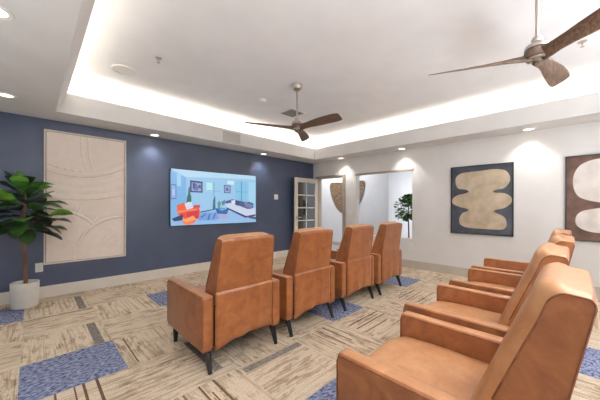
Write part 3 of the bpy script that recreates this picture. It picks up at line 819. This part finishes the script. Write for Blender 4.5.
# ceiling air vent
t = thing('air_vent', 'square louvred air vent in the tray ceiling behind the far fan', 'air vent', (3.34, 3.58, ZC))
bm = bmesh.new(); s = .185
for (a, b, c, e) in [(-s, -s+.03, -s, s), (s-.03, s, -s, s), (-s+.03, s-.03, s-.03, s), (-s+.03, s-.03, -s, -s+.03)]: box(bm, a, b, c, e, -.012, 0, r=.002, seg=1)
obj('frame', bm, M['plastic'], t)
bm = bmesh.new(); box(bm, -s+.03, s-.03, -s+.03, s-.03, -.002, 0); obj('backing', bm, noisy(mat('vent_shadow', (60, 58, 57), .9), (54, 52, 51), (66, 64, 63), 20, 2), t)
bm = bmesh.new()
for k in range(7):
    y = -s+.045+k*(2*s-.09)/6
    v = [(-s+.03, y-.012, -.003), (s-.03, y-.012, -.003), (s-.03, y+.008, -.012), (-s+.03, y+.008, -.012)]
    poly(bm, v); poly(bm, [(p[0], p[1]+.002, p[2]+.001) for p in v])
obj('louvre', bm, noisy(mat('vent_louvre', (150, 147, 144), .6), (142, 139, 136), (158, 155, 152), 20, 2), t)
# return grille in the cove face
t = thing('return_grille', 'small rectangular white grille in the cove face above the television', 'air vent', (2.69, YS, 2.562))
bm = bmesh.new(); a_, b_ = .185, .098
for (x0, x1, z0, z1) in [(-a_, -a_+.022, -b_, b_), (a_-.022, a_, -b_, b_), (-a_+.022, a_-.022, b_-.022, b_), (-a_+.022, a_-.022, -b_, -b_+.022)]: box(bm, x0, x1, -.010, 0, z0, z1, r=.002, seg=1)
obj('frame', bm, M['grille'], t)
bm = bmesh.new(); box(bm, -a_+.022, a_-.022, -.003, 0, -b_+.022, b_-.022)
for k in range(11):
    z = -b_+.032+k*(2*b_-.064)/10; box(bm, -a_+.022, a_-.022, -.008, -.002, z-.0035, z+.0035)
obj('louvre', bm, M['grille'], t)

# ------------------------------------------------------------------ plants
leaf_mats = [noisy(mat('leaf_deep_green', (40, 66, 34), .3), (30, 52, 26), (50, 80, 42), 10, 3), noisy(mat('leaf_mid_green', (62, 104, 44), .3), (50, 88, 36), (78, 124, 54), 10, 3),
             noisy(mat('leaf_bright_green', (112, 166, 62), .32), (96, 150, 52), (130, 184, 76), 10, 3), noisy(mat('leaf_darkest_green', (24, 40, 26), .35), (18, 32, 20), (32, 50, 32), 10, 3)]
def leaf(bm, base, az, el, L, W, droop, mi, roll=0., ylim=None):
    f = Vector((math.cos(az)*math.cos(el), math.sin(az)*math.cos(el), math.sin(el)))
    s = Vector((-math.sin(az), math.cos(az), 0)); u = s.cross(f)*-1
    if u.z < 0: u = -u
    s2 = s*math.cos(roll)+u*math.sin(roll); u2 = u*math.cos(roll)-s*math.sin(roll)
    prof = [(0, .06), (.06, .05), (.14, .22), (.26, .46), (.40, .66), (.55, .88), (.70, 1.), (.83, .92), (.93, .62), (1., .06)]
    rows = []
    for (t_, w_) in prof:
        c = Vector(base)+f*(L*t_)+Vector((0, 0, -droop*L*t_**2))
        ww = W/2*w_; row = []
        for k, q in enumerate((-1, -.5, 0, .5, 1)):
            wav = .035*L*math.sin(t_*14+k)*abs(q)
            p = c+s2*(ww*q)+u2*(.22*ww*abs(q)**1.5+wav*.5-(.012*L if q == 0 else 0))
            if ylim is not None and p.y > ylim: p.y = ylim-.002*abs(k)
            row.append(bm.verts.new(p))
        rows.append(row)
    for a, b in zip(rows, rows[1:]):
        for k in range(4): fc = bm.faces.new((a[k], a[k+1], b[k+1], b[k])); fc.material_index = mi
trunk_m = noisy(mat('brown_trunk_bark', (126, 88, 62), .8), (104, 70, 48), (150, 108, 78), 12, 4, stretch=(1, 1, .2), bump=.2)
pot_m = noisy(mat('white_ceramic_pot', (226, 220, 210), .5), (220, 214, 203), (231, 225, 216), 6, 3)

pl = thing('potted_plant', 'tall fiddle leaf plant in a white cylindrical pot at the left edge of the room', 'potted plant', (-.068, 4.79, 0))
bm = bmesh.new(); lathe(bm, [(.001, 0), (.118, 0), (.126, .012), (.132, .30), (.128, .305), (.118, .305), (.115, .24), (.001, .24)], 40)
obj('pot', bm, pot_m, pl, True)
bm = bmesh.new(); lathe(bm, [(.001, .238), (.114, .238), (.113, .262), (.05, .270), (.001, .268)], 24)
obj('soil', bm, noisy(mat('dark_soil', (92, 70, 54), .95), (70, 52, 40), (116, 90, 70), 40, 3, bump=.5), pl)
bm = bmesh.new()
tube(bm, [(.008, 0, .25), (.004, 0, .45), (-.004, .0, .7), (-.012, 0, .95), (-.004, -.005, 1.2), (.006, -.01, 1.42)], [.022, .019, .017, .016, .013, .008], 12)
tube(bm, [(-.006, 0, .74), (-.05, -.01, .86), (-.10, -.03, 1.0)], [.010, .009, .007], 8)
tube(bm, [(-.010, 0, .92), (.05, -.03, 1.02), (.14, -.06, 1.10)], [.010, .009, .006], 8)
tube(bm, [(-.010, 0, 1.0), (-.02, -.08, 1.10), (-.04, -.16, 1.18)], [.010, .008, .005], 8)
obj('trunk', bm, trunk_m, pl, True)
bm = bmesh.new(); rl = random.Random(11); YL = .195
spec = []
ga = 2.39996
for k in range(60):
    h = k/59; z = .94+.54*h
    az = k*ga; el = math.radians(-12+66*h**1.4+rl.uniform(-14, 14))
    L = .29-.06*h+rl.uniform(-.04, .04); W = L*rl.uniform(.50, .66)
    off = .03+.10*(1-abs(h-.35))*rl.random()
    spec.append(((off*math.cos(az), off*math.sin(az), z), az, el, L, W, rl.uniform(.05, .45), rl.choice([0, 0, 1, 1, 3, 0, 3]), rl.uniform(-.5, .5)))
# the larger leaves
spec += [((.02, -.06, 1.42), math.radians(235), .85, .27, .17, .10, 2, .2), ((-.05, -.12, 1.26), math.radians(222), .55, .30, .19, .15, 2, .3),
         ((.20, -.12, 1.12), math.radians(-25), .30, .27, .19, .15, 2, -.5), ((-.10, -.07, 1.34), math.radians(205), .55, .28, .18, .2, 2, .2),
         ((.02, .0, 1.48), math.radians(140), 1.05, .27, .15, .1, 1, 0), ((.05, -.02, 1.46), math.radians(10), .60, .28, .15, .3, 1, .3), ((.06, -.08, 1.40), math.radians(-30), .70, .27, .16, .3, 2, -.2),
         ((-.02, 0, 1.48), math.radians(185), .95, .29, .16, .2, 2, 0), ((.12, -.06, 1.28), math.radians(-10), .30, .30, .15, .35, 0, .2), ((.14, -.08, 1.08), math.radians(-15), .05, .30, .16, .2, 3, .1),
         ((.12, -.06, 1.00), math.radians(-5), -.15, .28, .15, .1, 0, .2), ((-.14, -.08, 1.04), math.radians(215), -.10, .29, .18, .2, 1, .4), ((.02, -.16, 1.10), math.radians(262), .2, .28, .18, .3, 1, .2), ((.04, -.14, 1.22), math.radians(300), .45, .27, .17, .3, 1, -.3)]
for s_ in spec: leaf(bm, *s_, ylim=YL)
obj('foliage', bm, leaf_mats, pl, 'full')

p2 = thing('potted_tree', 'leafy green tree in a pot beyond the interior window', 'potted plant', (6.5, 2.80, 0))
bm = bmesh.new(); lathe(bm, [(.001, 0), (.14, 0), (.17, .30), (.16, .30), (.15, .25), (.001, .25)], 28)
obj('pot', bm, pot_m, p2, True)
bm = bmesh.new(); tube(bm, [(0, 0, .22), (.01, .0, .6), (0, .01, 1.0), (0, 0, 1.35)], [.020, .018, .015, .008], 10)
tube(bm, [(0, .01, .95), (-.06, .07, 1.12), (-.10, .14, 1.25)], [.01, .008, .005], 8)
tube(bm, [(0, .01, .95), (.04, -.07, 1.1), (.05, -.14, 1.22)], [.01, .008, .005], 8)
obj('trunk', bm, trunk_m, p2, True)
bm = bmesh.new(); rl = random.Random(5)
for k in range(230):
    h = k/229; z = 1.00+.46*h; az = k*ga; off = rl.uniform(.04, .33)*(1-1.2*abs(h-.45))
    leaf(bm, (off*math.cos(az), off*math.sin(az), z), az, math.radians(-25+85*h+rl.uniform(-15, 15)), rl.uniform(.11, .16), rl.uniform(.08, .12), rl.uniform(.05, .3), rl.choice([0, 1, 1, 2, 2, 3]), rl.uniform(-.5, .5))
obj('foliage', bm, leaf_mats, p2, 'full')

# ------------------------------------------------------------------ woven wall hanging beyond the doorway
wv = thing('woven_wall_hanging', 'large rounded brown woven wall hanging seen through the doorway and window', 'wall art', (X2, 4.98, 1.96), math.radians(-90))
bm = bmesh.new(); n_ = 41
wm = noisy(mat('woven_fibre', (132, 108, 86), .9), (112, 90, 70), (150, 126, 102), 12, 3, stretch=(1, 1, 3), bump=.15, bscale=60)
rib = []
HALF = [(0, -.93), (.13, -.915), (.25, -.865), (.35, -.78), (.44, -.66), (.52, -.52), (.58, -.38), (.625, -.24), (.65, -.12), (.655, -.03), (.64, .03), (.60, .06), (.52, .065), (.36, .055), (.18, .04), (.02, .03)]
OUT = [(-x, z) for x, z in reversed(HALF)]+HALF[1:]
for i, (x, z) in enumerate(OUT):
    for k in range(2):
        nx_, nz_ = OUT[min(i+1, len(OUT)-1)]
        if i == len(OUT)-1 and k: break
        rib.append((x+(nx_-x)*k/2, -.012-.012*(k % 2), z+(nz_-z)*k/2))
n_ = len(rib)
c_ = [bm.verts.new((p[0]*.06, -.03, p[2]*.06)) for p in rib]; m_ = [bm.verts.new((p[0]*.6, p[1]-.012, p[2]*.6)) for p in rib]; e_ = [bm.verts.new(p) for p in rib]
b_ = [bm.verts.new((p[0], -.001, p[2])) for p in rib]
for i in range(n_-1):
    bm.faces.new((c_[i], c_[i+1], m_[i+1], m_[i])); bm.faces.new((m_[i], m_[i+1], e_[i+1], e_[i])); bm.faces.new((e_[i], e_[i+1], b_[i+1], b_[i]))
obj('woven_fan', bm, wm, wv)
bm = bmesh.new(); tube(bm, [(p[0], -.012, p[2]) for p in rib], .012, 8)
obj('edge_binding', bm, noisy(mat('dark_binding', (92, 72, 56), .9), (80, 62, 48), (108, 86, 68), 30, 2), wv, True)

# ------------------------------------------------------------------ light
def area(name, loc, rot, sx, sy, e, col, spread=None):
    l = bpy.data.lights.new(name, 'AREA'); l.shape = 'RECTANGLE'; l.size = sx; l.size_y = sy; l.energy = e; l.color = col
    if spread: l.spread = math.radians(spread)
    o = bpy.data.objects.new(name, l); COL.objects.link(o); o.location = loc; o.rotation_euler = rot
WARM = (1., .93, .80)
ym = (YS+YSB)/2; xm = (XL+XS)/2
TI = math.radians(12)
CO = .155; CZ = 2.585
for (loc, rot, sx, sy) in [((XS+CO, ym, CZ), (PI, -TI, 0), .17, YS-YSB+.3), ((XL-CO, ym, CZ), (PI, TI, 0), .17, YS-YSB+.3),
                      ((xm, YS+CO, CZ), (PI+TI, 0, 0), XS-XL+.3, .17), ((xm, YSB-CO, CZ), (PI-TI, 0, 0), XS-XL+.3, .17)]:
    area('cove_light', loc, rot, sx, sy, COVE*max(sx, sy), WARM)
# added fill lamps, all out of view, aimed up to brighten the room
area('fill_light', (2.0, -1.7, .6), (PI, 0, 0), 3.6, 1.3, 128., (.92, .96, 1.))
area('fill_light', (-1.3, 1.6, .6), (PI, 0, 0), .8, .8, 26., (.92, .96, 1.))
for bx in (1.1, 2.9):
    area('fill_light', (bx, -1.2, 2.0), (PI, 0, 0), .5, .5, FILL, (.93, .965, 1.), 92)
# lights of the space beyond
area('far_room_light', (6.3, 5.2, 2.70), (0, 0, 0), .5, 2.2, FARW*.8, (1., .99, .98))
area('far_room_light', (8.6, 1.8, 2.70), (0, 0, 0), 1.6, 1.2, FARW*2.2, (.98, .99, 1.))

wd = bpy.data.worlds.new('world'); scene.world = wd; wd.use_nodes = True
bg = wd.node_tree.nodes['Background']; bg.inputs[0].default_value = (.90, .95, 1., 1); bg.inputs[1].default_value = WORLD

# ------------------------------------------------------------------ camera
cam = bpy.data.cameras.new('camera'); co = bpy.data.objects.new('camera', cam); COL.objects.link(co)
cam.sensor_fit = 'HORIZONTAL'; cam.sensor_width = 36.; cam.lens = 269.62/600*36
cam.shift_y = 6.64/600; cam.clip_start = .02
yaw = 45.266
R = Matrix.Rotation(math.radians(yaw-90), 4, 'Z') @ Matrix.Rotation(PI/2, 4, 'X') @ Matrix.Rotation(ROLLSIGN*.0027, 4, 'Z')
co.matrix_world = Matrix.Translation((0, 0, 1.25)) @ R
scene.camera = co
scene.view_settings.view_transform = 'Standard'
scene.view_settings.look = 'None'
scene.view_settings.exposure = EXPO
scene.cycles.use_denoising = True
scene.cycles.max_bounces = 10; scene.cycles.diffuse_bounces = 6
